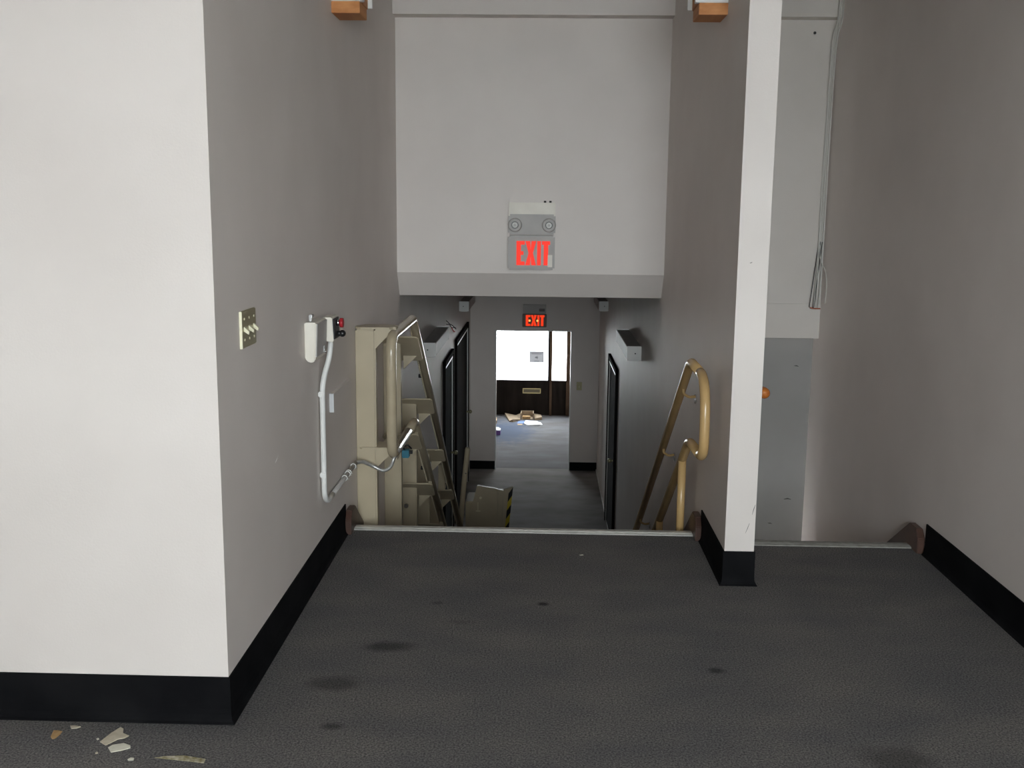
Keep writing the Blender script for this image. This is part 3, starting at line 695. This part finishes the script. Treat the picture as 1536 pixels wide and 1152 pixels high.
scuff('wall_passage_lower', [(1.66, 7.2, -.556), (1.675, 7.2, -.557), (1.69, 7.2, -.560)], .004, 'y')
scuff('wall_left', [(XL, 3.785, .722), (XL, 3.762, .713), (XL, 3.735, .703)], .0016, 'x', 'scuff_pale')
# small dark nail hole plug on the passage end wall
nail = tag(B().tube([(1.765, YH, 2.81), (1.765, YH-.006, 2.81)], [.010, .007], 12).build('wall_plug', 'black'), 'tiny dark plug high on the passage end wall', 'wall plug')

# ------------------------------------------------------------------ flakes on the landing carpet
def chip(name, pts, mat, label, h=.0025, lift=None):
    b_ = B(); n = len(pts)
    v0 = [b_.bm.verts.new((p[0], p[1], 0.001)) for p in pts]
    v1 = [b_.bm.verts.new((p[0], p[1], .001+h*(0.6+0.8*((i*37) % 5)/5) + (lift[i] if lift else 0))) for i, p in enumerate(pts)]
    b_.bm.faces.new(v0[::-1]); b_.bm.faces.new(v1)
    for i in range(n): b_.bm.faces.new((v0[i], v0[(i+1) % n], v1[(i+1) % n], v1[i]))
    return tag(b_.build(name, mat), label, 'paint flake', 'flakes on the carpet')
chip('paint_flake', [(-1.353, 2.942), (-1.34, 2.997), (-1.325, 3.033), (-1.312, 3.026), (-1.303, 2.998), (-1.277, 2.983), (-1.287, 2.967), (-1.303, 2.96), (-1.326, 2.922)], 'chip', 'largest beige paint flake on the carpet below the black base')
chip('paint_flake', [(-1.314, 2.91), (-1.305, 2.925), (-1.274, 2.935), (-1.25, 2.924), (-1.244, 2.91), (-1.265, 2.894), (-1.293, 2.882)], 'chip_pale', 'pale oval paint flake touching the largest flake')
chip('paint_flake', [(-1.52, 2.966), (-1.528, 3.004), (-1.513, 3.003), (-1.498, 3.0), (-1.497, 2.98), (-1.501, 2.956), (-1.509, 2.953)], 'chip_tan', 'tan brown flake on the carpet at the base, farthest from the corner')
chip('paint_flake', [(-1.49, 3.037), (-1.476, 3.038), (-1.453, 3.031), (-1.463, 3.022), (-1.478, 3.019)], 'chip', 'small narrow flake between the tan flake and the black base')
chip('paint_flake', [(-1.149, 2.857), (-1.121, 2.866), (-1.064, 2.871), (-0.992, 2.856), (-0.991, 2.834), (-1.032, 2.841), (-1.088, 2.849)], 'olive', 'long thin olive splinter on the carpet nearest the wall corner')
chip('paint_flake', [(-1.227, 2.845), (-1.22, 2.853), (-1.209, 2.85), (-1.207, 2.84), (-1.222, 2.838)], 'chip_pale', 'tiny white crumb between the pale oval flake and the olive splinter')
chip('paint_flake', [(-1.34, 2.877), (-1.336, 2.882), (-1.33, 2.875), (-1.335, 2.87)], 'chip', 'tiny beige crumb below the largest flake')
chip('paint_flake', [(-1.372, 2.96), (-1.368, 2.964), (-1.362, 2.958), (-1.365, 2.952)], 'chip_pale', 'tiny white crumb at the pointed end of the largest flake')
chip('paint_flake', [(.205, 4.80), (.222, 4.804), (.226, 4.796), (.212, 4.792)], 'chip_pale', 'tiny white crumb on the carpet near the stair head')

# ------------------------------------------------------------------ mail on the lobby floor
zf = ZF+.001
def sheet(name, pts, mat, label, cat, h=.004, z=zf, curl=0.0, group='mail on the lobby floor'):
    b_ = B(); n = len(pts)
    v0 = [b_.bm.verts.new((p[0], p[1], z)) for p in pts]; v1 = [b_.bm.verts.new((p[0], p[1], z+h+(curl if i % 2 == 0 else 0))) for i, p in enumerate(pts)]
    b_.bm.faces.new(v0[::-1]); b_.bm.faces.new(v1)
    for i in range(n): b_.bm.faces.new((v0[i], v0[(i+1) % n], v1[(i+1) % n], v1[i]))
    return tag(b_.build(name, mat), label, cat, group)
sheet('brown_wrapper', [(-.62, 18.36), (-.42, 18.32), (-.335, 18.37), (-.335, 17.95), (-.46, 17.78), (-.52, 17.80)], 'card', 'crumpled brown paper wrapper on lobby floor under the mail slot', 'wrapper', .02, curl=.03)
bx_ = thing('cardboard_box', (-.20, 18.2, ZF), 'small open cardboard box lying under the mail slot', 'box')
b_ = B(); X0, X1, Y0, Y1, H_ = -.325, -.095, 18.02, 18.28, .115
for q in ((X0, X0+.015, Y0, Y1), (X1-.015, X1, Y0, Y1), (X0+.015, X1-.015, Y1-.015, Y1)): b_.box(*q, ZF+.001, ZF+H_)
b_.build('side_wall', 'card', bx_); B().box(X0+.015, X1-.015, Y0, Y1-.015, ZF+.001, ZF+.01).build('box_bottom', 'card', bx_)
B().box(X0+.03, X1-.06, Y0+.02, Y0+.10, ZF+.01, ZF+.055).build('packing', 'chip_tan', bx_)
sheet('brown_envelope', [(-.09, 18.34), (.035, 18.36), (.055, 18.02), (-.075, 18.0)], 'card', 'brown envelope leaning beside the cardboard box', 'envelope', .03, curl=.02)
sheet('newspaper', [(-.235, 17.86), (-.02, 17.84), (.02, 17.52), (-.20, 17.50), (-.26, 17.62)], 'paper', 'white folded newspaper on lobby floor in front of the cardboard box', 'newspaper', .012, curl=.01)
sheet('letter', [(-.02, 17.80), (.03, 17.79), (.065, 17.58), (.03, 17.56)], 'paper', 'thin white letter sticking out beside the folded newspaper', 'letter', .006)
sheet('blue_flyer', [(-.36, 17.84), (-.255, 17.86), (-.27, 17.66), (-.38, 17.66)], 'bluepaper', 'blue flyer on the floor between wrapper and newspaper', 'flyer', .006)
sheet('pink_flyer', [(-.38, 17.645), (-.285, 17.645), (-.29, 17.52), (-.37, 17.52)], 'card', 'brownish flyer lying in front of the blue flyer', 'flyer', .004)
sheet('white_envelope', [(-.80, 17.30), (-.69, 17.30), (-.645, 17.13), (-.80, 17.13)], 'paper', 'white envelope on the lobby floor by the doorway jamb', 'envelope', .01)
r_ = thing('booklet', (-.72, 16.78, ZF), 'white booklet with violet edge nearest the doorway jamb', 'booklet', 'mail on the lobby floor')
B().box(-.82, -.638, 16.72, 16.90, ZF+.001, ZF+.07).build('cover', 'purple', r_); B().box(-.82, -.638, 16.722, 16.90, ZF+.0701, ZF+.08).build('page_block', 'paper', r_)
sheet('brown_packet', [(-.83, 17.9), (-.75, 17.95), (-.735, 17.65), (-.82, 17.6)], 'chip_tan', 'brown packet half hidden by the doorway jamb', 'packet', .05)
